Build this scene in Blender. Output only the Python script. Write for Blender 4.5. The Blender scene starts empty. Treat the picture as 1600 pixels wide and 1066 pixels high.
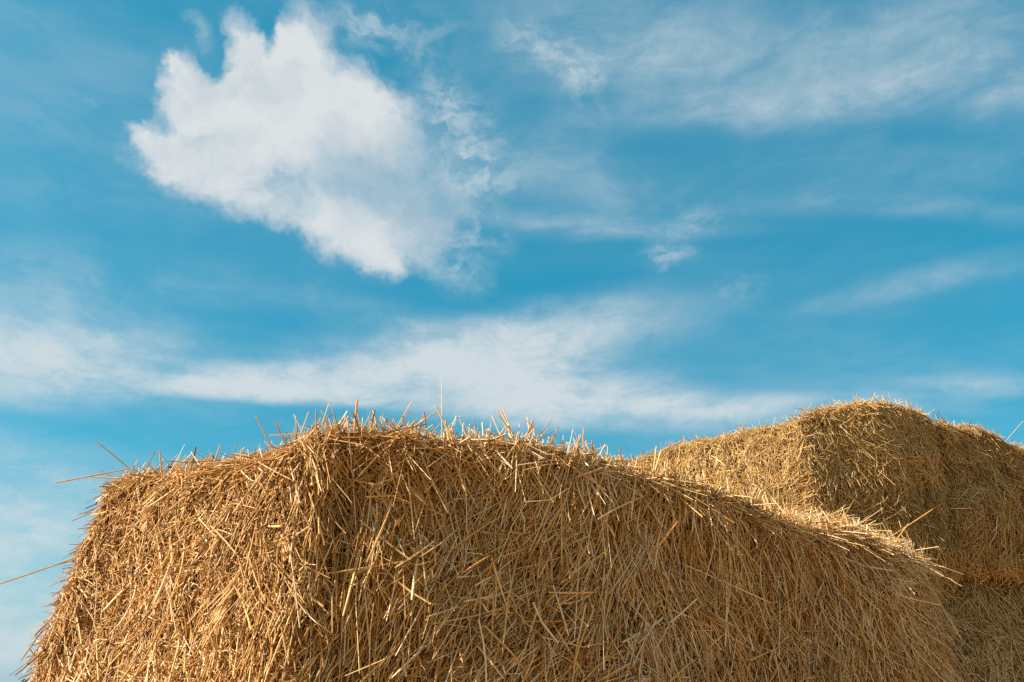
import bpy, math, random
import numpy as np
from mathutils import Matrix, Vector

# ---------------------------------------------------------------- camera, sun, sky, exposure
scene = bpy.context.scene
COL = scene.collection
CAM_H = 0.40                                    # the photographer crouches beside the near bale
SUN_AZ, SUN_EL = math.radians(-98.0), math.radians(36.0)   # azimuth from +Y towards +X

cam_data = bpy.data.cameras.new("camera")
cam_data.sensor_width = 36.0
cam_data.lens = 36.0 * 1400.0 / 1600.0
cam_data.clip_end = 6000.0
cam = bpy.data.objects.new("camera", cam_data)
COL.objects.link(cam)
cam.location = (0.0, 0.0, CAM_H)
cam.rotation_euler = (math.radians(90.0 + 21.16), 0.0, 0.0)
scene.camera = cam

sun_data = bpy.data.lights.new("sun", 'SUN')
sun_data.energy = 5.0
sun_data.angle = math.radians(0.53)
sun_data.color = (1.0, 0.955, 0.87)
sun = bpy.data.objects.new("sun", sun_data)
COL.objects.link(sun)
sun_dir = Vector((math.sin(SUN_AZ) * math.cos(SUN_EL), math.cos(SUN_AZ) * math.cos(SUN_EL), math.sin(SUN_EL)))
sun.rotation_euler = sun_dir.to_track_quat('Z', 'Y').to_euler()

vs = scene.view_settings
vs.view_transform = 'Standard'
vs.look = 'None'
vs.gamma = 1.0
vs.use_curve_mapping = False
vs.exposure = math.log2(2.2)
scene.render.engine = 'CYCLES'
scene.cycles.use_denoising = False
scene.cycles.use_adaptive_sampling = True
scene.cycles.adaptive_threshold = 0.012
scene.cycles.max_bounces = 8
scene.cycles.diffuse_bounces = 5
scene.cycles.glossy_bounces = 2
scene.cycles.transmission_bounces = 3

world = bpy.data.worlds.new("World")
scene.world = world
world.use_nodes = True
world.cycles.sampling_method = 'MANUAL'
world.cycles.sample_map_resolution = 512
NT = world.node_tree
NT.nodes.clear()


def plug(nt, sock, v):
    if isinstance(v, bpy.types.NodeSocket):
        nt.links.new(v, sock)
    else:
        sock.default_value = v


def fmath(nt, op, a, b=None, c=None, clamp=False):
    n = nt.nodes.new('ShaderNodeMath')
    n.operation = op
    n.use_clamp = clamp
    for i, v in enumerate((a, b, c)):
        if v is not None:
            plug(nt, n.inputs[i], v)
    return n.outputs[0]


def vmath(nt, op, a, b=None, scale=None):
    n = nt.nodes.new('ShaderNodeVectorMath')
    n.operation = op
    plug(nt, n.inputs[0], a)
    if b is not None:
        plug(nt, n.inputs[1], b)
    if scale is not None:
        plug(nt, n.inputs['Scale'], scale)
    return n.outputs['Value'] if op in ('LENGTH', 'DOT_PRODUCT') else n.outputs[0]


def noise(nt, vec, scale, detail=4.0, rough=0.55, dist=0.0, color=False):
    n = nt.nodes.new('ShaderNodeTexNoise')
    nt.links.new(vec, n.inputs['Vector'])
    n.inputs['Scale'].default_value = scale
    n.inputs['Detail'].default_value = detail
    n.inputs['Roughness'].default_value = rough
    n.inputs['Distortion'].default_value = dist
    return n.outputs['Color'] if color else n.outputs[0]


def ramp01(nt, x, a, b, lo=0.0, hi=1.0, smooth=True):
    n = nt.nodes.new('ShaderNodeMapRange')
    n.interpolation_type = 'SMOOTHSTEP' if smooth else 'LINEAR'
    plug(nt, n.inputs[0], x)
    for i, v in enumerate((a, b, lo, hi)):
        plug(nt, n.inputs[1 + i], v)
    return n.outputs[0]


def mixcol(nt, fac, a, b, mode='MIX'):
    n = nt.nodes.new('ShaderNodeMix')
    n.data_type = 'RGBA'
    n.blend_type = mode
    plug(nt, n.inputs[0], fac)
    plug(nt, n.inputs[6], a)
    plug(nt, n.inputs[7], b)
    return n.outputs[2]


def mapping(nt, vec, loc=(0, 0, 0), rot=(0, 0, 0), scale=(1, 1, 1), kind='POINT'):
    n = nt.nodes.new('ShaderNodeMapping')
    n.vector_type = kind
    nt.links.new(vec, n.inputs[0])
    n.inputs[1].default_value = loc
    n.inputs[2].default_value = rot
    n.inputs[3].default_value = scale
    return n.outputs[0]


# Clouds, each a soft patch of sky: azimuth from +Y, elevation, half sizes, tilt (all degrees), weight
CUMULUS = [
(-20.6,37.5,1.3,2.35,17.8,1.0), (-16.0,38.5,2.06,2.65,0.3,1.0), (-18.2,36.2,2.96,2.57,11.0,1.0), (-24.3,35.8,1.2,1.66,-22.7,1.0), 
(-22.9,33.9,2.07,2.62,-18.6,1.0), (-25.1,35.9,1.0,0.65,-5.7,1.0), (-20.5,33.6,3.66,3.34,11.7,1.0), (-15.7,34.7,4.94,4.16,9.1,1.0), 
(-11.7,36.3,2.65,3.45,-12.9,1.0), (-9.1,34.6,2.94,2.89,5.2,1.0), (-13.9,31.0,5.79,3.92,-7.9,1.0), (-9.3,30.3,5.53,4.4,-25.5,1.0), 
(-25.3,31.3,0.8,1.04,48.5,1.0), (-24.0,30.2,1.53,1.43,-19.6,1.0), (-21.7,29.4,3.6,1.98,-8.0,1.0), (-19.6,30.6,2.22,1.52,10.3,0.6), 
(-23.1,31.0,2.12,1.87,1.9,0.7), (-17.1,28.3,3.79,1.76,-2.0,1.0), (-10.9,27.4,4.35,2.8,-15.2,1.0), (-6.8,27.0,3.82,2.63,-17.0,0.75), 
(-5.3,29.7,3.42,4.01,-7.3,0.95), (-9.0,25.3,1.61,2.01,23.9,0.8),]
HOLES = [
(-18.8,38.6,0.55,1.7,16.8,-0.7), (-22.5,36.8,0.72,1.75,23.7,-0.9), (-9.9,38.7,1.92,2.22,6.2,-0.5),]
WISPS = [
(-23.9,38.2,0.8,2.0,39.1,0.45), (-25.4,30.4,2.41,1.48,2.8,0.5), (-7.5,39.6,4.15,3.02,-24.4,0.45), (-5.4,36.3,2.32,1.94,-26.3,0.6), 
(-1.9,31.8,3.61,2.39,-23.7,0.8), (-3.8,34.1,2.75,3.56,-37.5,0.6), (-12.1,40.5,3.01,1.8,7.9,0.6), (5.2,37.3,2.73,2.28,-41.6,0.8), 
(1.5,39.5,2.68,2.27,-39.4,0.6), (12.7,28.2,3.47,1.59,4.0,0.55), (11.2,26.1,2.74,1.4,5.1,0.6), (15.3,23.8,2.3,1.98,-6.3,0.4), 
(-4.5,25.7,3.65,2.44,-18.1,0.6), (-28.6,32.4,0.98,0.36,5.5,0.4), (-2.8,28.2,3.65,2.02,-18.6,0.6),]
CIRRUS = [
(-15.5,17.3,8.95,0.79,0.6,0.75), (-1.7,16.8,11.39,0.98,-4.5,0.6), (-20.6,17.3,4.04,0.84,2.2,0.7), (-15.2,17.9,7.79,1.34,1.7,1.0), 
(-6.9,18.7,10.56,2.35,2.2,1.0), (2.2,19.0,10.93,3.47,-8.7,1.1), (-3.5,21.2,13.46,2.45,7.3,0.8), (6.8,17.5,13.03,2.02,-8.1,0.8), 
(5.7,22.4,9.23,2.44,0.8,0.6), (17.8,16.3,11.85,0.93,-7.2,0.75), (28.4,15.9,6.89,0.8,-6.2,0.55), (-31.3,19.1,10.76,4.26,2.1,0.62), 
(-26.3,18.1,13.41,2.96,5.4,0.5), (-32.0,16.1,11.16,2.46,9.9,0.5), (-27.1,22.9,11.53,2.22,0.2,0.35), (-29.9,10.2,8.0,3.44,0.2,1.0), 
(-28.7,6.9,8.71,3.03,-1.7,0.9), (-28.6,2.9,10.69,3.27,1.6,1.2), (21.5,37.3,20.39,4.69,-11.4,0.36), (33.8,34.7,11.41,5.06,-16.6,0.34), 
(8.0,39.6,11.43,4.05,-14.6,0.4), (29.1,32.8,15.08,2.13,-10.4,0.4), (12.0,34.7,16.65,1.53,-3.9,0.3), (6.0,28.7,13.06,1.2,-4.9,0.6), 
(2.4,32.2,8.8,2.37,-9.1,0.4), (26.3,22.6,8.5,1.27,2.4,0.6), (22.4,29.4,17.28,2.64,-5.1,0.3), (29.6,26.1,10.88,1.08,-18.4,0.3), 
(-13.1,22.8,11.92,1.6,-5.1,0.3), (-22.7,31.3,10.91,1.5,1.8,0.15),]


def patch_field(nt, vec, table, grow=1.0):
    """Sum of soft elliptical patches on the celestial sphere, evaluated for direction vec."""
    total = 0.0
    for az, el, ra, re, tilt, w in table:
        a, e, t = math.radians(az), math.radians(el), math.radians(tilt)
        e1 = Vector((math.cos(a), -math.sin(a), 0.0))
        e2 = Vector((-math.sin(e) * math.sin(a), -math.sin(e) * math.cos(a), math.cos(e)))
        f1 = (e1 * math.cos(t) + e2 * math.sin(t)) / (math.radians(ra) * grow)
        f2 = (e2 * math.cos(t) - e1 * math.sin(t)) / (math.radians(re) * grow)
        q1 = vmath(nt, 'DOT_PRODUCT', vec, f1)
        r = fmath(nt, 'MULTIPLY_ADD', q1, q1, -1.0)
        q2 = vmath(nt, 'DOT_PRODUCT', vec, f2)
        r = fmath(nt, 'MINIMUM', fmath(nt, 'MULTIPLY_ADD', q2, q2, r), 0.0)
        rw = r if w == 1.0 else fmath(nt, 'MULTIPLY', r, w)
        total = fmath(nt, 'MULTIPLY_ADD', r, rw, total)
    return total


def build_sky(nt):
    out = nt.nodes.new('ShaderNodeOutputWorld')
    bg = nt.nodes.new('ShaderNodeBackground')
    nt.links.new(bg.outputs[0], out.inputs[0])
    co = nt.nodes.new('ShaderNodeTexCoord').outputs['Generated']
    sky = nt.nodes.new('ShaderNodeTexSky')
    sky.sky_type = 'NISHITA'
    sky.sun_disc = False
    sky.sun_elevation = SUN_EL
    sky.sun_rotation = SUN_AZ
    sky.altitude = 150.0
    sky.air_density = 1.0
    sky.dust_density = 0.9
    sky.ozone_density = 3.0
    STR = 0.12 / 2.2
    clear = mixcol(nt, 1.0, sky.outputs[0], (0.26, 1.40, 1.28, 1.0), 'MULTIPLY')
    clear = mixcol(nt, 0.5, clear, (0.014 / 0.12, 0.315 / 0.12, 0.515 / 0.12, 1.0))

    up = nt.nodes.new('ShaderNodeSeparateXYZ')
    nt.links.new(co, up.inputs[0])
    clear = mixcol(nt, ramp01(nt, up.outputs[2], 0.24, 0.0, 0.0, 0.7), clear, (0.36 / 0.12, 0.56 / 0.12, 0.66 / 0.12, 1.0))   # haze towards the horizon

    def white(r, g, b):
        return (r / STR / 2.2, g / STR / 2.2, b / STR / 2.2, 1.0)
    # turbulent displacement of the direction, coarse + fine
    w1 = vmath(nt, 'SUBTRACT', noise(nt, co, 9.0, 1.0, 0.5, color=True), (0.5, 0.5, 0.5))
    w2 = vmath(nt, 'SUBTRACT', noise(nt, co, 30.0, 3.0, 0.65, color=True), (0.5, 0.5, 0.5))
    wc = vmath(nt, 'ADD', co, vmath(nt, 'ADD', vmath(nt, 'SCALE', w1, scale=0.05), vmath(nt, 'SCALE', w2, scale=0.034)))
    # streaked coordinates for the high thin cloud: long across the view, thin upwards
    st = mapping(nt, co, rot=(0.0, math.radians(5.0), math.radians(-8.0)), scale=(1.0, 0.9, 3.6))
    ws0 = vmath(nt, 'ADD', st, vmath(nt, 'SCALE', w1, scale=0.16))
    sfine = noise(nt, ws0, 5.5, 6.0, 0.64)
    sbig = noise(nt, st, 1.7, 2.0, 0.5)
    sw = vmath(nt, 'SUBTRACT', noise(nt, st, 3.0, 2.0, 0.55, color=True), (0.5, 0.5, 0.5))
    ws = vmath(nt, 'ADD', co, vmath(nt, 'SCALE', vmath(nt, 'MULTIPLY', sw, (1.0, 1.0, 0.45)), scale=0.10))
    fb = noise(nt, vmath(nt, 'MULTIPLY', wc, (1.0, 1.0, 1.7)), 26.0, 5.0, 0.64)
    # ---- cirrus sheet
    cir = patch_field(nt, ws, CIRRUS, 1.18)
    inside = ramp01(nt, vmath(nt, 'DOT_PRODUCT', co, (0.0, 0.906, 0.423)), 0.72, 0.86)
    gen = ramp01(nt, sbig, 0.32, 0.62, 0.1, 0.95)                      # same kind of cloud over the unseen sky, thickened to whiten the shade light
    cir = fmath(nt, 'ADD', cir, fmath(nt, 'MULTIPLY', gen, fmath(nt, 'SUBTRACT', 1.0, inside)))
    veil = ramp01(nt, sbig, 0.28, 0.72, 0.08, 0.50)
    cir = fmath(nt, 'MULTIPLY', cir, fmath(nt, 'MULTIPLY', ramp01(nt, sfine, 0.30, 0.68, 0.48, 1.13), ramp01(nt, fb, 0.32, 0.66, 0.74, 1.08)))
    cir = fmath(nt, 'ADD', cir, fmath(nt, 'MULTIPLY', veil, ramp01(nt, sfine, 0.3, 0.7, 0.45, 1.0)))
    a_cir = ramp01(nt, cir, -0.25, 2.0, -0.04, 0.93)
    col = mixcol(nt, a_cir, clear, white(0.665, 0.735, 0.76))
    # ---- torn wisps round the cumulus
    wis = patch_field(nt, wc, WISPS, 1.2)
    a_wis = fmath(nt, 'MULTIPLY', ramp01(nt, wis, 0.0, 1.0), ramp01(nt, fb, 0.36, 0.68, 0.05, 0.80))
    col = mixcol(nt, a_wis, col, white(0.58, 0.68, 0.73))
    # ---- cumulus
    tab = CUMULUS + HOLES
    cum = patch_field(nt, wc, tab, 1.25)
    fl = noise(nt, wc, 36.0, 4.0, 0.55)
    cumn = fmath(nt, 'ADD', cum, fmath(nt, 'MULTIPLY', fmath(nt, 'SUBTRACT', fl, 0.5), ramp01(nt, cum, 0.0, 0.35, 0.0, 1.15)))
    # thickness seen from the sun's side gives the grey lee of the cloud
    lee = vmath(nt, 'ADD', wc, (-0.118, 0.0, 0.078))
    thick = patch_field(nt, lee, CUMULUS[6:8] + CUMULUS[10:12] + CUMULUS[16:17], 1.35)
    soft = ramp01(nt, fmath(nt, 'ADD', thick, fmath(nt, 'MULTIPLY', fmath(nt, 'SUBTRACT', noise(nt, wc, 12.0, 3.0, 0.55), 0.5), 0.45)), 0.6, 3.0)
    edge = ramp01(nt, thick, 0.1, 1.8, 0.95, 2.7)
    a_cum = ramp01(nt, cumn, 0.02, fmath(nt, 'ADD', 0.45, edge))
    a_cum = fmath(nt, 'MULTIPLY', a_cum, ramp01(nt, soft, 0.3, 1.0, 0.97, 0.84))
    mott = noise(nt, wc, 17.0, 4.0, 0.6)
    body = mixcol(nt, ramp01(nt, mott, 0.36, 0.70), white(0.735, 0.775, 0.785), white(0.60, 0.665, 0.715))
    ccol = mixcol(nt, soft, body, white(0.40, 0.53, 0.625))
    col = mixcol(nt, a_cum, col, ccol)
    nt.links.new(col, bg.inputs[0])
    bg.inputs[1].default_value = STR


build_sky(NT)

# ---------------------------------------------------------------- materials


def new_mat(name):
    m = bpy.data.materials.new(name)
    m.use_nodes = True
    nt = m.node_tree
    return m, nt, nt.nodes['Principled BSDF']


def color_ramp(nt, fac, stops):
    n = nt.nodes.new('ShaderNodeValToRGB')
    el = n.color_ramp.elements
    while len(el) < len(stops):
        el.new(0.5)
    for e, (p, c) in zip(el, stops):
        e.position = p
        e.color = (c[0], c[1], c[2], 1.0)
    plug(nt, n.inputs[0], fac)
    return n.outputs[0]


def straw_material(name, stops, trans=0.20):
    """Dry straw: every stalk carries its own tone; a waxy sheen and a little light through thin walls."""
    m, nt, bs = new_mat(name)
    at = nt.nodes.new('ShaderNodeAttribute')
    at.attribute_name = 'tone'
    tc = nt.nodes.new('ShaderNodeTexCoord')
    blot = noise(nt, tc.outputs['Object'], 55.0, 3.0, 0.6)
    tone = fmath(nt, 'ADD', at.outputs['Fac'], ramp01(nt, blot, 0.25, 0.75, -0.09, 0.09))
    col = color_ramp(nt, tone, stops)
    nt.links.new(col, bs.inputs['Base Color'])
    bs.inputs['Roughness'].default_value = 0.55
    bs.inputs['Specular IOR Level'].default_value = 0.12
    tr = nt.nodes.new('ShaderNodeBsdfTranslucent')
    nt.links.new(col, tr.inputs[0])
    mx = nt.nodes.new('ShaderNodeMixShader')
    mx.inputs[0].default_value = trans
    nt.links.new(bs.outputs[0], mx.inputs[1])
    nt.links.new(tr.outputs[0], mx.inputs[2])
    nt.links.new(mx.outputs[0], nt.nodes['Material Output'].inputs[0])
    return m


STOPS_NEAR = [(0.0, (0.120, 0.054, 0.019)), (0.22, (0.360, 0.168, 0.048)), (0.5, (0.620, 0.324, 0.096)),
              (0.78, (0.800, 0.512, 0.209)), (1.0, (0.900, 0.682, 0.418))]
STOPS_BACK = [(0.0, (0.130, 0.063, 0.023)), (0.25, (0.380, 0.200, 0.065)), (0.5, (0.600, 0.356, 0.117)),
              (0.78, (0.770, 0.517, 0.209)), (1.0, (0.870, 0.682, 0.418))]
STOPS_GREY = [(0.0, (0.13, 0.072, 0.028)), (0.25, (0.35, 0.208, 0.076)), (0.5, (0.53, 0.340, 0.130)),
              (0.78, (0.69, 0.490, 0.215)), (1.0, (0.80, 0.66, 0.40))]
M_NEAR = straw_material('straw_golden', STOPS_NEAR)
M_BACK = straw_material('straw_pale_gold', STOPS_BACK)
M_GREY = straw_material('straw_weathered', STOPS_GREY)


def chaff_material():
    """The packed inside of a bale, seen only down the gaps between stalks."""
    m, nt, bs = new_mat('packed_chaff')
    tc = nt.nodes.new('ShaderNodeTexCoord').outputs['Object']
    v = mapping(nt, tc, scale=(1.0, 1.0, 0.3))
    a = noise(nt, v, 90.0, 5.0, 0.65)
    col = color_ramp(nt, a, [(0.25, (0.12, 0.052, 0.017)), (0.5, (0.30, 0.145, 0.042)), (0.75, (0.50, 0.27, 0.085))])  # core coloured dark so the gaps between stalks look shaded
    nt.links.new(col, bs.inputs['Base Color'])
    bs.inputs['Roughness'].default_value = 0.85
    bp = nt.nodes.new('ShaderNodeBump')
    bp.inputs['Strength'].default_value = 0.9
    bp.inputs['Distance'].default_value = 0.02
    nt.links.new(a, bp.inputs['Height'])
    nt.links.new(bp.outputs[0], bs.inputs['Normal'])
    return m


def field_material():
    m, nt, bs = new_mat('stubble_field')
    tc = nt.nodes.new('ShaderNodeTexCoord').outputs['Object']
    a = noise(nt, tc, 14.0, 6.0, 0.7)
    b = noise(nt, tc, 0.08, 4.0, 0.55)
    c = noise(nt, mapping(nt, tc, rot=(0, 0, 0.3), scale=(40.0, 3.0, 1.0)), 1.0, 3.0, 0.6)
    col = color_ramp(nt, a, [(0.25, (0.20, 0.100, 0.036)), (0.5, (0.46, 0.250, 0.082)), (0.75, (0.60, 0.37, 0.135))])
    col = mixcol(nt, ramp01(nt, b, 0.35, 0.7, 0.0, 0.4), col, (0.50, 0.335, 0.14, 1.0))
    col = mixcol(nt, ramp01(nt, c, 0.55, 0.75, 0.0, 0.35), col, (0.24, 0.145, 0.06, 1.0))
    nt.links.new(col, bs.inputs['Base Color'])
    bs.inputs['Roughness'].default_value = 0.9
    bp = nt.nodes.new('ShaderNodeBump')
    bp.inputs['Strength'].default_value = 0.6
    bp.inputs['Distance'].default_value = 0.03
    nt.links.new(a, bp.inputs['Height'])
    nt.links.new(bp.outputs[0], bs.inputs['Normal'])
    return m


def plain_material(name, c1, c2, scale, rough=0.8):
    m, nt, bs = new_mat(name)
    tc = nt.nodes.new('ShaderNodeTexCoord').outputs['Object']
    a = noise(nt, tc, scale, 4.0, 0.6)
    nt.links.new(color_ramp(nt, a, [(0.3, c1), (0.7, c2)]), bs.inputs['Base Color'])
    bs.inputs['Roughness'].default_value = rough
    return m


M_CHAFF = chaff_material()
M_FIELD = field_material()
M_LEAF = plain_material('tree_leaves', (0.035, 0.060, 0.020), (0.075, 0.110, 0.035), 0.6, 0.6)
M_BARK = plain_material('tree_bark', (0.09, 0.07, 0.05), (0.16, 0.125, 0.09), 3.0, 0.9)

# ---------------------------------------------------------------- mesh helpers


def link(o, parent=None):
    COL.objects.link(o)
    if parent is not None:
        o.parent = parent
    return o


def empty(name, loc):
    o = bpy.data.objects.new(name, None)
    o.location = loc
    o.empty_display_size = 0.1
    return link(o)


def mesh_from_arrays(name, verts, quads, mat, tone=None, smooth=True):
    me = bpy.data.meshes.new(name)
    nv, nf = len(verts), len(quads)
    k = quads.shape[1]
    me.vertices.add(nv)
    me.vertices.foreach_set('co', np.ascontiguousarray(verts, dtype=np.float32).ravel())
    me.loops.add(nf * k)
    me.loops.foreach_set('vertex_index', np.ascontiguousarray(quads, dtype=np.int32).ravel())
    me.polygons.add(nf)
    me.polygons.foreach_set('loop_start', np.arange(nf, dtype=np.int32) * k)
    me.update(calc_edges=True)
    if smooth:
        me.polygons.foreach_set('use_smooth', np.ones(nf, dtype=bool))
    if tone is not None:
        a = me.attributes.new('tone', 'FLOAT', 'POINT')
        a.data.foreach_set('value', np.ascontiguousarray(tone, dtype=np.float32))
    me.materials.append(mat)
    me.update()
    return me


def unit(v):
    return v / np.maximum(np.linalg.norm(v, axis=-1, keepdims=True), 1e-9)


class Waves:
    """Smooth repeatable 3D noise: a sum of sines with random directions, about -1..1."""

    def __init__(self, seed, freq, n=14):
        r = np.random.default_rng(seed)
        self.k = unit(r.normal(size=(n, 3))) * freq * r.uniform(0.5, 1.6, (n, 1))
        self.p = r.uniform(0, 6.28, n)
        self.a = 1.7 / math.sqrt(n)

    def __call__(self, p):
        return np.sin(p @ self.k.T + self.p).sum(-1) * self.a * 0.7


def stalk_mesh_data(mid, d, length, width, bend, kink, flat, tone, rng, K=3, sides=4):
    """Many stalks at once: centre, direction, length, width, bend vector, kink vector, flatness, tone -> verts, quads, tones."""
    n = len(mid)
    t = np.linspace(-0.5, 0.5, K)
    cl = mid[:, None, :] + d[:, None, :] * (t[None, :, None] * length[:, None, None])
    cl = cl + bend[:, None, :] * ((t + 0.5) ** 2)[None, :, None]
    cl = cl + kink[:, None, :] * np.maximum(t - 0.02, 0.0)[None, :, None]
    ref = unit(rng.normal(size=(n, 3)))
    e1 = unit(np.cross(d, ref))
    e2 = np.cross(d, e1)
    ang = np.arange(sides) * (2 * math.pi / sides)
    prof = np.interp(np.linspace(0, 1, K), (0, 0.2, 0.8, 1), (0.85, 1.0, 1.0, 0.72))
    w = (width * 0.5)[:, None, None, None] * prof[None, :, None, None]
    ring = (np.cos(ang)[None, None, :, None] * e1[:, None, None, :]
            + (np.sin(ang)[None, None, :, None] * flat[:, None, None, None]) * e2[:, None, None, :])
    v = cl[:, :, None, :] + ring * w
    v = v.reshape(-1, 3)
    base = (np.arange(n) * (K * sides))[:, None, None]
    k = np.arange(K - 1)[None, :, None] * sides
    s = np.arange(sides)[None, None, :]
    s2 = (s + 1) % sides
    q = np.stack([base + k + s, base + k + s2, base + k + sides + s2, base + k + sides + s], -1).reshape(-1, 4)
    tn = np.repeat(tone, K * sides)
    return v, q, tn


def join_data(parts):
    vs_, qs, ts, off = [], [], [], 0
    for v, q, t in parts:
        vs_.append(v)
        qs.append(q + off)
        ts.append(t)
        off += len(v)
    return np.concatenate(vs_), np.concatenate(qs), np.concatenate(ts)


# ---------------------------------------------------------------- bale body


def closed_spline(pts, n):
    """Closed Catmull-Rom through control points, resampled evenly."""
    p = np.asarray(pts, float)
    m = len(p)
    out = []
    for i in range(m):
        a, b, c, d = p[(i - 1) % m], p[i], p[(i + 1) % m], p[(i + 2) % m]
        for t in np.linspace(0, 1, 24, endpoint=False):
            out.append(0.5 * (2 * b + (c - a) * t + (2 * a - 5 * b + 4 * c - d) * t * t + (3 * b - a - 3 * c + d) * t ** 3))
    out = np.array(out)
    seg = np.linalg.norm(np.roll(out, -1, 0)[:, :2] - out[:, :2], axis=1)
    s = np.concatenate([[0], np.cumsum(seg)])
    full = np.vstack([out, out[:1]])
    u = np.linspace(0, s[-1], n, endpoint=False)
    return np.stack([np.interp(u, s, full[:, k]) for k in range(3)], -1)


class BaleBody:
    """A sagging straw bale: plan outline with a top height at each point, bulging walls, rounded shoulders, mounded top."""

    def __init__(self, outline, z0, spine, shoulder=0.10, bulge=0.05, mound=0.03, lump=0.022, seed=1, toe=0.03, grooves=(), flare=(0.06, 0.06, 0.06)):
        NS = 150
        o = closed_spline(outline, NS)
        tan = unit(np.roll(o, -1, 0)[:, :2] - np.roll(o, 1, 0)[:, :2])
        nrm = np.stack([tan[:, 1], -tan[:, 0]], -1)            # outline runs counter-clockwise
        a, b = np.array(spine[0]), np.array(spine[1])
        ab = b - a
        u = np.clip(((o[:, :2] - a) @ ab) / (ab @ ab), 0, 1)
        sp = a + u[:, None] * ab
        zt = o[:, 2]
        rows = []
        for t in np.linspace(0, 1, 26):
            fl = np.interp(nrm[:, 0], (-1, 0, 1), flare)
            r = bulge * math.sin(math.pi * min(1.0, t * 0.95 + 0.05)) - toe * (1 - min(1, t / 0.08)) 
            r = (r + fl * (1 - t))[:, None]
            rows.append(np.column_stack([o[:, :2] + nrm * r, z0 + (zt - shoulder - z0) * t]))
        for th in np.linspace(0, math.pi / 2, 9)[1:]:
            rows.append(np.column_stack([o[:, :2] - nrm * shoulder * (1 - math.cos(th)), zt - shoulder + shoulder * math.sin(th)]))
        zc = zt.mean()
        edge = o[:, :2] - nrm * shoulder
        for t in np.linspace(0, 1, 14)[1:]:
            z = zt * (1 - t) + zc * t + mound * math.sin(t * math.pi / 2)
            rows.append(np.column_stack([edge * (1 - t) + sp * t, z]))
        P = np.array(rows)
        self.NR, self.NS = P.shape[0], NS
        self.P = P.reshape(-1, 3)
        i = np.arange(self.NR - 1)[:, None] * NS
        j = np.arange(NS)[None, :]
        j2 = (j + 1) % NS
        self.Q = np.stack([i + j, i + j2, i + NS + j2, i + NS + j], -1).reshape(-1, 4)
        N = self.normals(self.P)
        big, mid_, small = Waves(seed, 5.0), Waves(seed + 1, 13.0), Waves(seed + 2, 34.0)
        self.P = self.P + N * (lump * (big(self.P) + 0.7 * mid_(self.P) + 0.35 * small(self.P)))[:, None]
        for x0, w, depth, wob in grooves:                       # gullies where the flakes of the bale part
            c = x0 + wob * np.sin(self.P[:, 2] * 9.0 + x0 * 20)
            wall = np.clip(1 - np.abs(self.N0(N)) * 1.3, 0, 1) * (N[:, 1] < 0)
            self.P = self.P - N * (depth * np.exp(-((self.P[:, 0] - c) / w) ** 2) * wall)[:, None]
        self.N = self.normals(self.P)

    @staticmethod
    def N0(N):
        return N[:, 2]

    def normals(self, P):
        a, b, c, d = (P[self.Q[:, k]] for k in range(4))
        fn = np.cross(c - a, d - b)
        n = np.zeros_like(P)
        for k in range(4):
            np.add.at(n, self.Q[:, k], fn)
        return unit(n)

    def sample(self, n, rng, weight=None):
        P, Q = self.P, self.Q
        a, b, c, d = (P[Q[:, k]] for k in range(4))
        area = 0.5 * np.linalg.norm(np.cross(c - a, d - b), axis=1)
        if weight is not None:
            nm = unit(self.N[Q].mean(1))
            area = area * weight((a + c) * 0.5, nm)
        f = rng.choice(len(Q), n, p=area / area.sum())
        u, v = rng.uniform(size=(2, n, 1))
        k = [P[Q[f, i]] for i in range(4)]
        m = [self.N[Q[f, i]] for i in range(4)]

        def bil(x):
            return x[0] * (1 - u) * (1 - v) + x[1] * u * (1 - v) + x[2] * u * v + x[3] * (1 - u) * v
        return bil(k), unit(bil(m))


CAM = np.array([0.0, 0.0, CAM_H])


def facing(p, n):
    """More stalks where someone standing near the photographer can see, fewer round the back."""
    v = unit(CAM - p)
    return np.interp((v * n).sum(-1), (-0.6, -0.25, 0.0, 0.3), (0.06, 0.35, 1.0, 1.0))


def field_dirs(P, N, rng, lean, sigma, clump, tilt, seed):
    """Stalk directions in the bale's skin: hanging on the walls with a local lean, lying any way on the top."""
    n = len(P)
    down = np.array([0, 0, -1.0])
    dn = unit(down - N * (N @ down)[:, None] + rng.normal(size=(n, 3)) * 0.03)
    side = np.cross(dn, N)
    cl = Waves(seed, 6.5)(P) * clump + Waves(seed + 5, 19.0)(P) * clump * 0.7
    steep = np.clip(np.abs(N[:, 2]), 0, 1)
    wide = sigma * (1 + 2.2 * np.clip((steep - 0.35) / 0.4, 0, 1))
    phi = lean + cl + rng.normal(size=n) * wide
    d = dn * np.cos(phi)[:, None] + side * np.sin(phi)[:, None]
    return unit(d + N * tilt[:, None]), side


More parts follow.
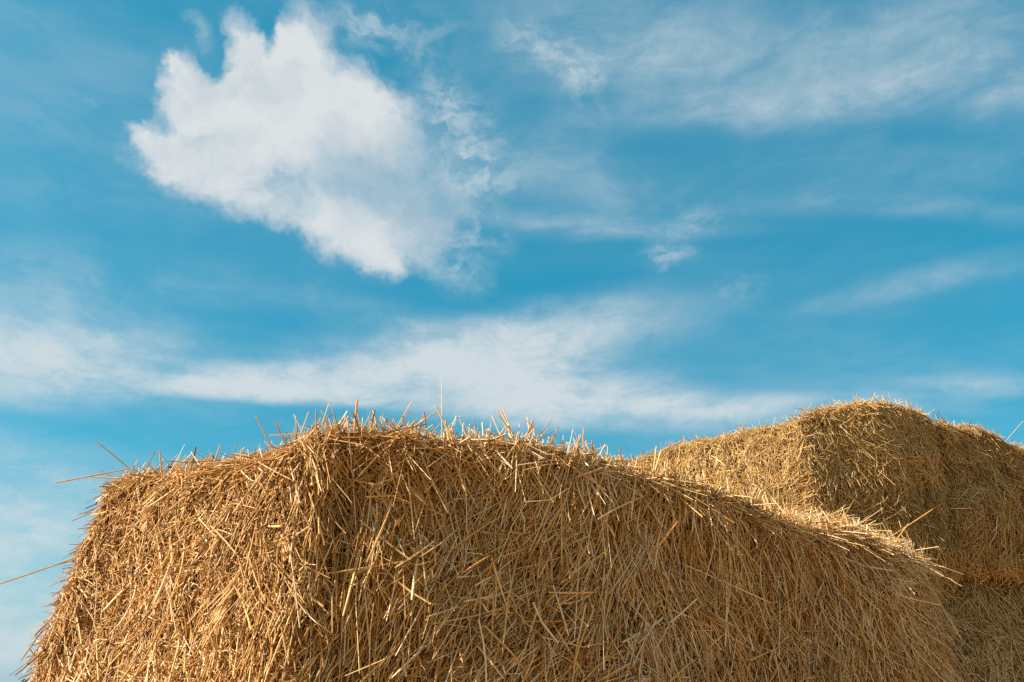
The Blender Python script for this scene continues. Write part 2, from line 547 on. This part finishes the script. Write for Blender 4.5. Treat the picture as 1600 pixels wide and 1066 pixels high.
def layer(body, n, rng, mat_seed, depth, length, width, sigma, tilt, tone, lean_fn, sigma_fn=None, len_fn=None,
          clump=0.35, K=3, sides=3, weight=facing, droop=0.10, flat_share=0.2, curl=0.11):
    P, N = body.sample(n, rng, weight)
    lean = lean_fn(P)
    sg = np.full(n, sigma) * (sigma_fn(P) if sigma_fn else 1.0)
    tl = rng.uniform(*tilt, n)
    d, side = field_dirs(P, N, rng, lean, sg, clump, tl, mat_seed)
    L = np.exp(rng.normal(size=n) * 0.38) * rng.uniform(length[0], length[1], n)
    L = np.minimum(L, length[1] * 1.25)
    if len_fn:
        L = L * len_fn(P)
    dep = rng.uniform(depth[0], depth[1], n)
    mid = P + N * dep[:, None]
    W = width[0] + (width[1] - width[0]) * rng.beta(1.6, 2.0, n)
    flat = np.where(rng.uniform(size=n) < flat_share, rng.uniform(0.15, 0.35, n), rng.uniform(0.75, 1.0, n))
    W = np.where(flat < 0.4, W * 1.45, W)
    bend = rng.normal(size=(n, 3)) * (L * curl)[:, None] + np.array([0, 0, -1.0]) * (L * droop * rng.uniform(0, 1, n))[:, None]
    kk = (rng.uniform(size=n) < 0.18)
    kink = unit(rng.normal(size=(n, 3))) * (L * kk * rng.uniform(0.3, 1.0, n))[:, None]
    tn = np.clip(rng.normal(tone[0], tone[1], n) + Waves(mat_seed + 9, 7.0)(P) * 0.05 + Waves(901, 3.2)(P) * 0.085, 0.0, 1.0)
    return stalk_mesh_data(mid, d, L, W, bend, kink, flat, tn, rng, K, sides)


def bundle_layer(body, nb, per, rng, seed, length, width, tone, lean_fn, weight=facing, spread=0.011):
    """Wads of stalks that stayed together when the straw was pressed."""
    P, N = body.sample(nb, rng, weight)
    d, side = field_dirs(P, N, rng, lean_fn(P), np.full(nb, 0.28), 0.4, rng.uniform(-0.05, 0.12, nb), seed)
    n = nb * per
    ix = np.repeat(np.arange(nb), per)
    L = np.repeat(rng.uniform(length[0], length[1], nb), per) * rng.uniform(0.6, 1.1, n)
    dd = unit(d[ix] + rng.normal(size=(n, 3)) * 0.10)
    mid = P[ix] + N[ix] * rng.uniform(-0.018, 0.006, (n, 1)) + side[ix] * (rng.normal(size=(n, 1)) * spread) + d[ix] * (rng.normal(size=(n, 1)) * 0.02)
    bend = np.repeat(rng.normal(size=(nb, 3)), per, 0) * (L * 0.10)[:, None] + rng.normal(size=(n, 3)) * (L * 0.04)[:, None]
    flat = np.where(rng.uniform(size=n) < 0.25, 0.25, 0.9)
    tn = np.clip(np.repeat(rng.normal(tone[0], tone[1] * 0.7, nb), per) + rng.normal(size=n) * tone[1] * 0.7, 0, 1)
    return stalk_mesh_data(mid, dd, L, rng.uniform(width[0], width[1], n), bend, np.zeros((n, 3)), flat, tn, rng, 4, 3)


def stalk_variants(name, mat, rng, count, length, width):
    """A set of single stalks, one metre-true mesh each, to share between many separate stalks."""
    out = []
    for i in range(count):
        L = rng.uniform(*length)
        w = rng.uniform(*width)
        fl = rng.uniform(0.18, 0.35) if i % 5 == 4 else rng.uniform(0.8, 1.0)
        if fl < 0.5:
            w *= 1.3
        kink = unit(rng.normal(size=(1, 3))) * (L * rng.uniform(0.4, 0.9) if i % 4 == 3 else 0.0)
        v, q, t = stalk_mesh_data(np.zeros((1, 3)), np.array([[0, 0, 1.0]]), np.array([L]), np.array([w]),
                                  rng.normal(size=(1, 3)) * L * np.array([0.06, 0.06, 0.0]), kink * np.array([1, 1, 0.3]),
                                  np.array([fl]), np.array([np.clip(rng.normal(0.66, 0.22), 0.1, 1)]), rng, 5, 6)
        out.append((mesh_from_arrays(name, v, q, mat, t), L))
    return out


def place_stalks(bale, variants, mids, dirs, rng, origin):
    for p, d in zip(mids, dirs):
        me, L = variants[rng.integers(len(variants))]
        o = bpy.data.objects.new('straw_stalk', me)
        z = Vector(d).normalized()
        rot = z.to_track_quat('Z', 'Y').to_matrix().to_4x4()
        spin = Matrix.Rotation(rng.uniform(0, 6.28), 4, 'Z')
        s = rng.uniform(0.8, 1.15)
        o.matrix_local = Matrix.Translation(Vector(p) - Vector(origin)) @ rot @ spin @ Matrix.Diagonal((1, 1, s, 1))
        link(o, bale)


def single_stalk(bale, a, b, width, mat, tone, rng, origin, flat=0.9, sag=(0, 0, 0), taper=None):
    """One stalk between two points."""
    a, b = np.array(a, float), np.array(b, float)
    L = np.linalg.norm(b - a)
    v, q, t = stalk_mesh_data(((a + b) / 2)[None], unit(b - a)[None], np.array([L]), np.array([width]), np.array([sag], float),
                              np.zeros((1, 3)), np.array([flat]), np.array([tone]), rng, 7, 6)
    if taper is not None:
        k = np.repeat(np.interp(np.linspace(0, 1, 7), *taper), 6)[:, None]
        c = v.reshape(7, 6, 3).mean(1).repeat(6, 0)
        v = c + (v - c) * k
    o = bpy.data.objects.new('straw_stalk', mesh_from_arrays('straw_stalk', v - np.array(origin), q, mat, t))
    return link(o, bale)


def make_bale(name, label, group, body, origin, mat, layers, seed):
    bale = empty(name, origin)
    bale['label'] = label
    bale['category'] = 'straw bale'
    bale['group'] = group
    og = np.array(origin)
    core = mesh_from_arrays('packed_core', body.P - body.N * 0.045 - og, body.Q, M_CHAFF)
    link(bpy.data.objects.new('packed_core', core), bale)
    v, q, t = join_data(layers)
    st = link(bpy.data.objects.new('straw', mesh_from_arrays('straw', v - og, q, mat, t)), bale)
    st['kind'] = 'stuff'
    return bale

# ---------------------------------------------------------------- the field


def build_field():
    n = 3000.0
    v = np.array([(-n, -n, 0), (n, -n, 0), (n, n, 0), (-n, n, 0)], float)
    o = link(bpy.data.objects.new('field', mesh_from_arrays('field', v, np.array([[0, 1, 2, 3]]), M_FIELD, smooth=False)))
    o['kind'] = 'structure'


build_field()

# ---------------------------------------------------------------- the near bale
H = CAM_H
near_outline = [(-0.475, 2.015, H + .552), (-0.42, 2.00, H + .560), (-0.30, 2.02, H + .566), (0.0, 2.10, H + .562), (0.30, 2.21, H + .530), (0.70, 2.41, H + .462),
                (1.08, 2.70, H + .418), (1.31, 2.97, H + .388), (1.375, 3.18, H + .375), (1.18, 3.58, H + .42), (0.60, 3.50, H + .50),
                (-0.20, 3.18, H + .54), (-0.80, 3.02, H + .54), (-1.12, 2.80, H + .55), (-1.165, 2.60, H + .552), (-1.125, 2.48, H + .560), (-0.94, 2.34, H + .530), (-0.70, 2.18, H + .497), (-0.60, 2.11, H + .510), (-0.53, 2.055, H + .528)]
near_body = BaleBody(near_outline, 0.0, ((-0.45, 2.60), (0.95, 3.10)), shoulder=0.065, bulge=0.03, mound=0.03, lump=0.017, seed=11, flare=(0.095, 0.05, -0.06),
                     grooves=((-0.36, 0.035, 0.040, 0.018), (-0.70, 0.04, 0.020, 0.02), (-0.13, 0.03, 0.016, 0.02), (0.24, 0.035, 0.020, 0.02), (0.62, 0.04, 0.024, 0.02), (1.0, 0.04, 0.02, 0.02)))


def near_lean(P):
    return np.radians(np.interp(P[:, 0], (-1.2, -1.05, -0.88, -0.64, -0.50, -0.40, -0.1, 0.4, 0.9, 1.5), (-42, -24, -6, -26, -12, 2, 8, 12, 10, -8)))


def near_sigma(P):
    return np.interp(P[:, 0], (-1.15, -1.0, -0.78, -0.60, -0.5, 0.2, 1.4), (1.0, 1.9, 2.1, 1.1, 0.8, 1.0, 1.1))


def near_len(P):
    return np.interp(P[:, 0], (-1.15, -1.02, -0.78, -0.62, -0.45), (0.9, 0.5, 0.45, 0.95, 1.0))


def topside(p, n):
    return facing(p, n) * np.clip((n[:, 2] - 0.25) / 0.3, 0, 1)


def brow(p, n):
    return facing(p, n) * np.exp(-((n[:, 2] - 0.6) / 0.25) ** 2)


def cut_end(p, n):
    return facing(p, n) * np.interp(p[:, 0], (-1.1, -0.95, -0.6, -0.45, 0.0), (0.5, 1.0, 1.0, 0.25, 0.08))


def left_flank(p, n):
    return np.interp(n[:, 0], (-0.9, -0.6), (1.0, 0.0)) * (p[:, 2] > 0.15) * (p[:, 1] < 2.95)


R = np.random.default_rng(7)
near_layers = [
    bundle_layer(near_body, 240, 24, R, 25, (0.10, 0.22), (0.0024, 0.0046), (0.60, 0.24), near_lean),
    layer(near_body, 37000, R, 21, (-0.062, -0.014), (0.03, 0.10), (0.0020, 0.0048), 0.70, (-0.25, 0.25), (0.25, 0.19), near_lean, clump=0.4, K=2),  # deep filler stalks, toned darker to put shade into the gaps
    layer(near_body, 42000, R, 31, (-0.026, 0.003), (0.06, 0.16), (0.0020, 0.0050), 0.37, (-0.12, 0.18), (0.54, 0.26), near_lean, near_sigma, near_len, clump=0.42),
    layer(near_body, 12000, R, 41, (-0.006, 0.012), (0.08, 0.21), (0.0022, 0.0052), 0.40, (-0.06, 0.16), (0.66, 0.24), near_lean, near_sigma, near_len, clump=0.42, K=4),
    layer(near_body, 20000, R, 45, (-0.018, 0.012), (0.012, 0.045), (0.0016, 0.0046), 1.3, (-0.6, 0.6), (0.78, 0.20), near_lean, weight=cut_end, flat_share=0.4),  # chopped bits, toned paler to brighten the sunlit end
    layer(near_body, 11500, R, 47, (-0.016, 0.010), (0.03, 0.10), (0.0010, 0.0020), 0.9, (-0.2, 0.30), (0.60, 0.24), near_lean, curl=0.25, flat_share=0.5),
    layer(near_body, 2200, R, 49, (-0.006, 0.010), (0.05, 0.13), (0.0038, 0.0060), 0.5, (-0.05, 0.25), (0.52, 0.22), near_lean, curl=0.22, flat_share=1.0, K=5),
    layer(near_body, 12000, R, 51, (-0.008, 0.012), (0.05, 0.14), (0.0020, 0.0050), 0.9, (-0.05, 0.25), (0.74, 0.20), near_lean, weight=topside, droop=0.25),  # top stalks: bleached straw, paler tone also paints the sunlit rim
    layer(near_body, 2200, R, 61, (0.0, 0.012), (0.025, 0.07), (0.0012, 0.0030), 1.1, (0.1, 1.1), (0.58, 0.26), near_lean, weight=brow, droop=0.05, curl=0.2),
    layer(near_body, 1500, R, 71, (0.0, 0.012), (0.04, 0.11), (0.0016, 0.0042), 0.5, (0.25, 0.8), (0.60, 0.24), near_lean, droop=0.15),
    layer(near_body, 2400, R, 75, (-0.008, 0.012), (0.04, 0.10), (0.0018, 0.0042), 0.35, (0.20, 0.65), (0.54, 0.24), near_lean, weight=left_flank, droop=0.12),
]
near_origin = (0.15, 2.75, 0.0)
near = make_bale('straw_bale', 'big golden straw bale in the foreground, one end in sunlight, sloping down to the right', 'straw bales',
                 near_body, near_origin, M_NEAR, near_layers, 1)


def loose_stalks(bale, body, origin, mat, n, rng, lean_fn, length, width, weight, tilt, sigma, seed, lift=(0.006, 0.022)):
    P, N = body.sample(n, rng, weight)
    d, _ = field_dirs(P, N, rng, lean_fn(P), np.full(n, sigma), 0.3, rng.uniform(*tilt, n), seed)
    var = stalk_variants('straw_stalk', mat, rng, 26, length, width)
    place_stalks(bale, var, P + N * rng.uniform(lift[0], lift[1], (n, 1)), d, rng, origin)


def front_only(p, n):
    v = unit(CAM - p)
    return ((v * n).sum(-1) > 0.15) * 1.0 * (p[:, 2] > 0.3)


loose_stalks(near, near_body, near_origin, M_NEAR, 205, R, near_lean, (0.09, 0.18), (0.0026, 0.0048), front_only, (-0.02, 0.10), 0.45, 81)
loose_stalks(near, near_body, near_origin, M_NEAR, 34, R, near_lean, (0.035, 0.08), (0.0018, 0.0034), brow, (0.3, 1.2), 1.2, 83)

# ---------------------------------------------------------------- the stack behind
def none_lean(P):
    return np.zeros(len(P))


def right_lean(P):
    return np.radians(np.interp(P[:, 0], (1.5, 1.8, 2.3, 3.4), (-5, 5, 15, 25)))


low_outline = [(1.80, 5.02, H + .60), (2.3, 5.22, H + .61), (2.9, 5.50, H + .60), (3.6, 5.82, H + .60), (4.25, 6.12, H + .60), (4.30, 6.35, H + .60), (4.0, 6.95, H + .6),
               (3.75, 7.05, H + .60), (2.8, 6.70, H + .6), (1.9, 6.35, H + .60), (1.40, 6.12, H + .60), (1.38, 5.90, H + .6), (1.62, 5.20, H + .59)]
low_body = BaleBody(low_outline, 0.0, ((2.0, 5.75), (3.7, 6.45)), shoulder=0.09, bulge=0.05, mound=0.0, lump=0.018, seed=51)
RB = np.random.default_rng(19)
low_layers = [
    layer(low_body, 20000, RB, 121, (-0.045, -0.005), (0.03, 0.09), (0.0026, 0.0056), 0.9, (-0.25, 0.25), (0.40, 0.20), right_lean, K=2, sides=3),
    layer(low_body, 15000, RB, 131, (-0.015, 0.012), (0.05, 0.14), (0.0026, 0.0056), 0.7, (-0.10, 0.25), (0.72, 0.20), right_lean, clump=0.4),
]
low_origin = (2.8, 6.0, 0.0)
low = make_bale('straw_bale', 'greyish weathered straw bale at the bottom of the stack behind', 'straw bales',
                low_body, low_origin, M_GREY, low_layers, 2)

UP0 = H + 0.60
a_outline = [(1.645, 5.035, H + 1.495), (1.685, 5.03, H + 1.50), (1.80, 5.06, H + 1.53), (2.10, 5.12, H + 1.572), (2.38, 5.22, H + 1.58), (2.51, 5.28, H + 1.55), (2.56, 5.40, H + 1.52), (2.36, 5.9, H + 1.55), (2.02, 6.42, H + 1.50),
             (1.80, 6.55, H + 1.47), (1.3, 6.46, H + 1.45), (0.76, 6.30, H + 1.445), (0.67, 6.16, H + 1.45), (0.82, 5.96, H + 1.465), (1.22, 5.53, H + 1.465), (1.50, 5.20, H + 1.485)]
a_body = BaleBody(a_outline, UP0, ((1.35, 6.1), (2.1, 5.5)), shoulder=0.055, bulge=0.02, mound=0.03, lump=0.017, seed=71, toe=0.05)


def a_len(P):
    return np.interp(P[:, 0], (1.6, 1.85), (0.62, 1.0))


a_layers = [
    bundle_layer(a_body, 110, 18, RB, 225, (0.07, 0.17), (0.0030, 0.0052), (0.58, 0.2), right_lean, spread=0.016),
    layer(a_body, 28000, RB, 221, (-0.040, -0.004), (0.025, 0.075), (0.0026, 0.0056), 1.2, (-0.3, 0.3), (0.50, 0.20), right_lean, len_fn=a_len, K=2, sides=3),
    layer(a_body, 24000, RB, 231, (-0.012, 0.008), (0.05, 0.14), (0.0028, 0.0058), 0.7, (-0.10, 0.25), (0.62, 0.22), right_lean, len_fn=a_len, clump=0.45),
    layer(a_body, 3000, RB, 241, (0.0, 0.012), (0.05, 0.12), (0.0028, 0.0046), 1.0, (0.1, 0.9), (0.62, 0.18), right_lean, weight=brow),
]
a_origin = (1.7, 5.8, UP0)
bale_a = make_bale('straw_bale', 'pale straw bale on top of the stack behind, its left side brightly sunlit', 'straw bales',
                   a_body, a_origin, M_BACK, a_layers, 3)

b_outline = [(2.62, 5.32, H + 1.50), (2.78, 5.38, H + 1.535), (3.05, 5.50, H + 1.51), (3.30, 5.62, H + 1.475), (3.50, 5.72, H + 1.45), (3.56, 5.85, H + 1.44), (3.3, 6.5, H + 1.47), (3.02, 6.95, H + 1.47),
             (2.80, 6.98, H + 1.48), (2.3, 6.75, H + 1.5), (2.14, 6.60, H + 1.5), (2.18, 6.45, H + 1.5), (2.46, 5.85, H + 1.5), (2.58, 5.45, H + 1.48)]
b_body = BaleBody(b_outline, UP0, ((2.6, 6.4), (2.95, 5.8)), shoulder=0.07, bulge=0.02, mound=0.02, lump=0.024, seed=91, toe=0.05)
b_layers = [
    bundle_layer(b_body, 90, 18, RB, 325, (0.08, 0.18), (0.0030, 0.0052), (0.56, 0.2), right_lean, spread=0.016),
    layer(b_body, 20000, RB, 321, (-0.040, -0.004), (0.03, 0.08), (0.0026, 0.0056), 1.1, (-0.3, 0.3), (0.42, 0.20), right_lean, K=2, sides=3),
    layer(b_body, 17000, RB, 331, (-0.012, 0.010), (0.05, 0.14), (0.0026, 0.0056), 0.6, (-0.10, 0.25), (0.60, 0.22), right_lean, clump=0.45),
    layer(b_body, 1800, RB, 341, (0.0, 0.012), (0.05, 0.12), (0.0028, 0.0046), 1.0, (0.1, 0.8), (0.62, 0.18), right_lean, weight=brow),
]
b_origin = (2.85, 6.1, UP0)
bale_b = make_bale('straw_bale', 'straw bale at the right edge of the photo, beside the sunlit top bale', 'straw bales',
                   b_body, b_origin, M_BACK, b_layers, 4)
for bl, bd, og, mt, k in ((bale_a, a_body, a_origin, M_BACK, 110), (bale_b, b_body, b_origin, M_BACK, 70), (low, low_body, low_origin, M_GREY, 60)):
    loose_stalks(bl, bd, og, mt, k, RB, right_lean, (0.09, 0.20), (0.0040, 0.0060), front_only, (-0.02, 0.2), 0.7, 400 + k)
for bl, bd, og, mt, k in ((bale_a, a_body, a_origin, M_BACK, 30), (bale_b, b_body, b_origin, M_BACK, 20)):
    loose_stalks(bl, bd, og, mt, k, RB, right_lean, (0.06, 0.15), (0.0032, 0.0048), brow, (0.4, 1.2), 1.2, 500 + k)

# stalks that stand clear of the others: foot, tip, width, roundness
NEAR_STALKS = [
    ((-0.174, 2.16, 0.953), (-0.178, 2.15, 1.13), 0.0052, 0.25), ((-0.21, 2.14, 0.94), (-0.208, 2.12, 1.04), 0.005, 0.9),
    ((0.013, 2.16, 0.934), (0.044, 2.14, 1.0), 0.005, 0.9), ((0.041, 2.14, 0.993), (0.057, 2.13, 1.018), 0.0065, 0.35),
    ((0.024, 2.15, 0.95), (0.05, 2.13, 0.997), 0.005, 0.3), ((-0.37, 2.04, 0.922), (-0.368, 2.02, 1.025), 0.006, 0.9),
    ((-0.555, 2.05, 0.917), (-0.602, 2.02, 0.986), 0.0036, 0.9), ((-0.525, 2.06, 0.927), (-0.562, 2.02, 0.983), 0.0034, 0.9),
    ((0.13, 2.18, 0.901), (0.122, 2.16, 0.972), 0.0045, 0.9), ((0.195, 2.2, 0.906), (0.202, 2.18, 0.978), 0.0045, 0.9),
    ((-0.993, 2.28, 0.928), (-1.154, 2.24, 0.882), 0.0035, 0.9), ((-1.06, 2.27, 0.71), (-1.239, 2.2, 0.62), 0.0032, 0.9),
    ((-0.993, 2.3, 0.929), (-1.078, 2.27, 0.998), 0.0035, 0.9), ((-1.11, 2.3, 0.60), (-1.178, 2.27, 0.455), 0.0035, 0.9),
    ((1.184, 2.86, 0.838), (1.334, 2.84, 0.927), 0.0034, 0.9), ((1.149, 2.80, 0.785), (1.222, 2.78, 0.871), 0.0038, 0.9),
    ((-0.31, 1.955, 0.65), (-0.256, 1.95, 0.77), 0.0050, 0.3), ((-0.11, 2.02, 0.634), (-0.049, 1.99, 0.671), 0.0050, 0.35),
    ((0.088, 2.17, 0.952), (0.108, 2.15, 1.007), 0.003, 0.9), ((-0.752, 2.2, 0.90), (-0.726, 2.18, 0.958), 0.004, 0.9),
    ((-0.888, 2.25, 0.89), (-0.897, 2.23, 0.962), 0.004, 0.9), ((0.29, 2.25, 0.90), (0.27, 2.22, 0.977), 0.004, 0.9),
    ((0.33, 2.15, 0.692), (0.39, 2.13, 0.759), 0.0040, 0.9)]
for k, (p0, p1, w, fl) in enumerate(NEAR_STALKS):
    single_stalk(near, p0, p1, w, M_NEAR, 0.32 + 0.35 * R.uniform(), R, near_origin, fl, R.normal(size=3) * 0.004,
                 ((0, 0.5, 0.9, 1), (0.8, 1.0, 0.6, 0.15)) if fl < 0.5 else None)
for bl, og, (p0, p1, w, fl) in ((bale_b, b_origin, ((3.132, 5.60, 1.84), (3.30, 5.57, 2.01), 0.0042, 0.9)), (bale_a, a_origin, ((1.54, 5.60, 1.84), (1.585, 5.6, 1.98), 0.0042, 0.9)),
                                (bale_a, a_origin, ((1.147, 5.85, 1.83), (1.15, 5.85, 1.98), 0.005, 0.9))):
    single_stalk(bl, p0, p1, w, M_BACK, 0.75, RB, og, fl, RB.normal(size=3) * 0.006)

# ---------------------------------------------------------------- a far tree on the field's edge


def far_tree(az, dist, height, label, rng):
    a = math.radians(az)
    x, y = math.sin(a) * dist, math.cos(a) * dist
    t = empty('field_tree', (x, y, 0))
    t['label'] = label
    t['category'] = 'tree'
    segs, vv, qq = 7, [], []
    for k, (z, r) in enumerate(((0, 0.26), (height * .25, 0.2), (height * .5, 0.13), (height * .8, 0.05))):
        for s in range(segs):
            th = 2 * math.pi * s / segs
            vv.append((r * math.cos(th) + 0.1 * math.sin(k * 1.7), r * math.sin(th), z))
    for k in range(3):
        for s in range(segs):
            qq.append((k * segs + s, k * segs + (s + 1) % segs, (k + 1) * segs + (s + 1) % segs, (k + 1) * segs + s))
    link(bpy.data.objects.new('trunk', mesh_from_arrays('trunk', np.array(vv), np.array(qq), M_BARK)), t)
    nb = 16
    c = np.column_stack([rng.normal(size=nb) * height * .17, rng.normal(size=nb) * height * .17, rng.uniform(height * .35, height * .9, nb)])
    n = 900
    k = rng.integers(nb, size=n)
    p = c[k] + rng.normal(size=(n, 3)) * height * 0.075
    e1 = unit(rng.normal(size=(n, 3)))
    e2 = unit(np.cross(e1, rng.normal(size=(n, 3))))
    sz = rng.uniform(0.12, 0.26, (n, 1)) * height / 6
    v = np.stack([p - e1 * sz, p + e2 * sz * .7, p + e1 * sz, p - e2 * sz * .7], 1).reshape(-1, 3)
    link(bpy.data.objects.new('crown', mesh_from_arrays('crown', v, np.arange(n * 4).reshape(-1, 4), M_LEAF, smooth=False)), t)


RT = np.random.default_rng(3)
far_tree(-26.95, 620.0, 5.6, 'tiny dark tree on the horizon at the foot of the foreground bale, bottom left', RT)
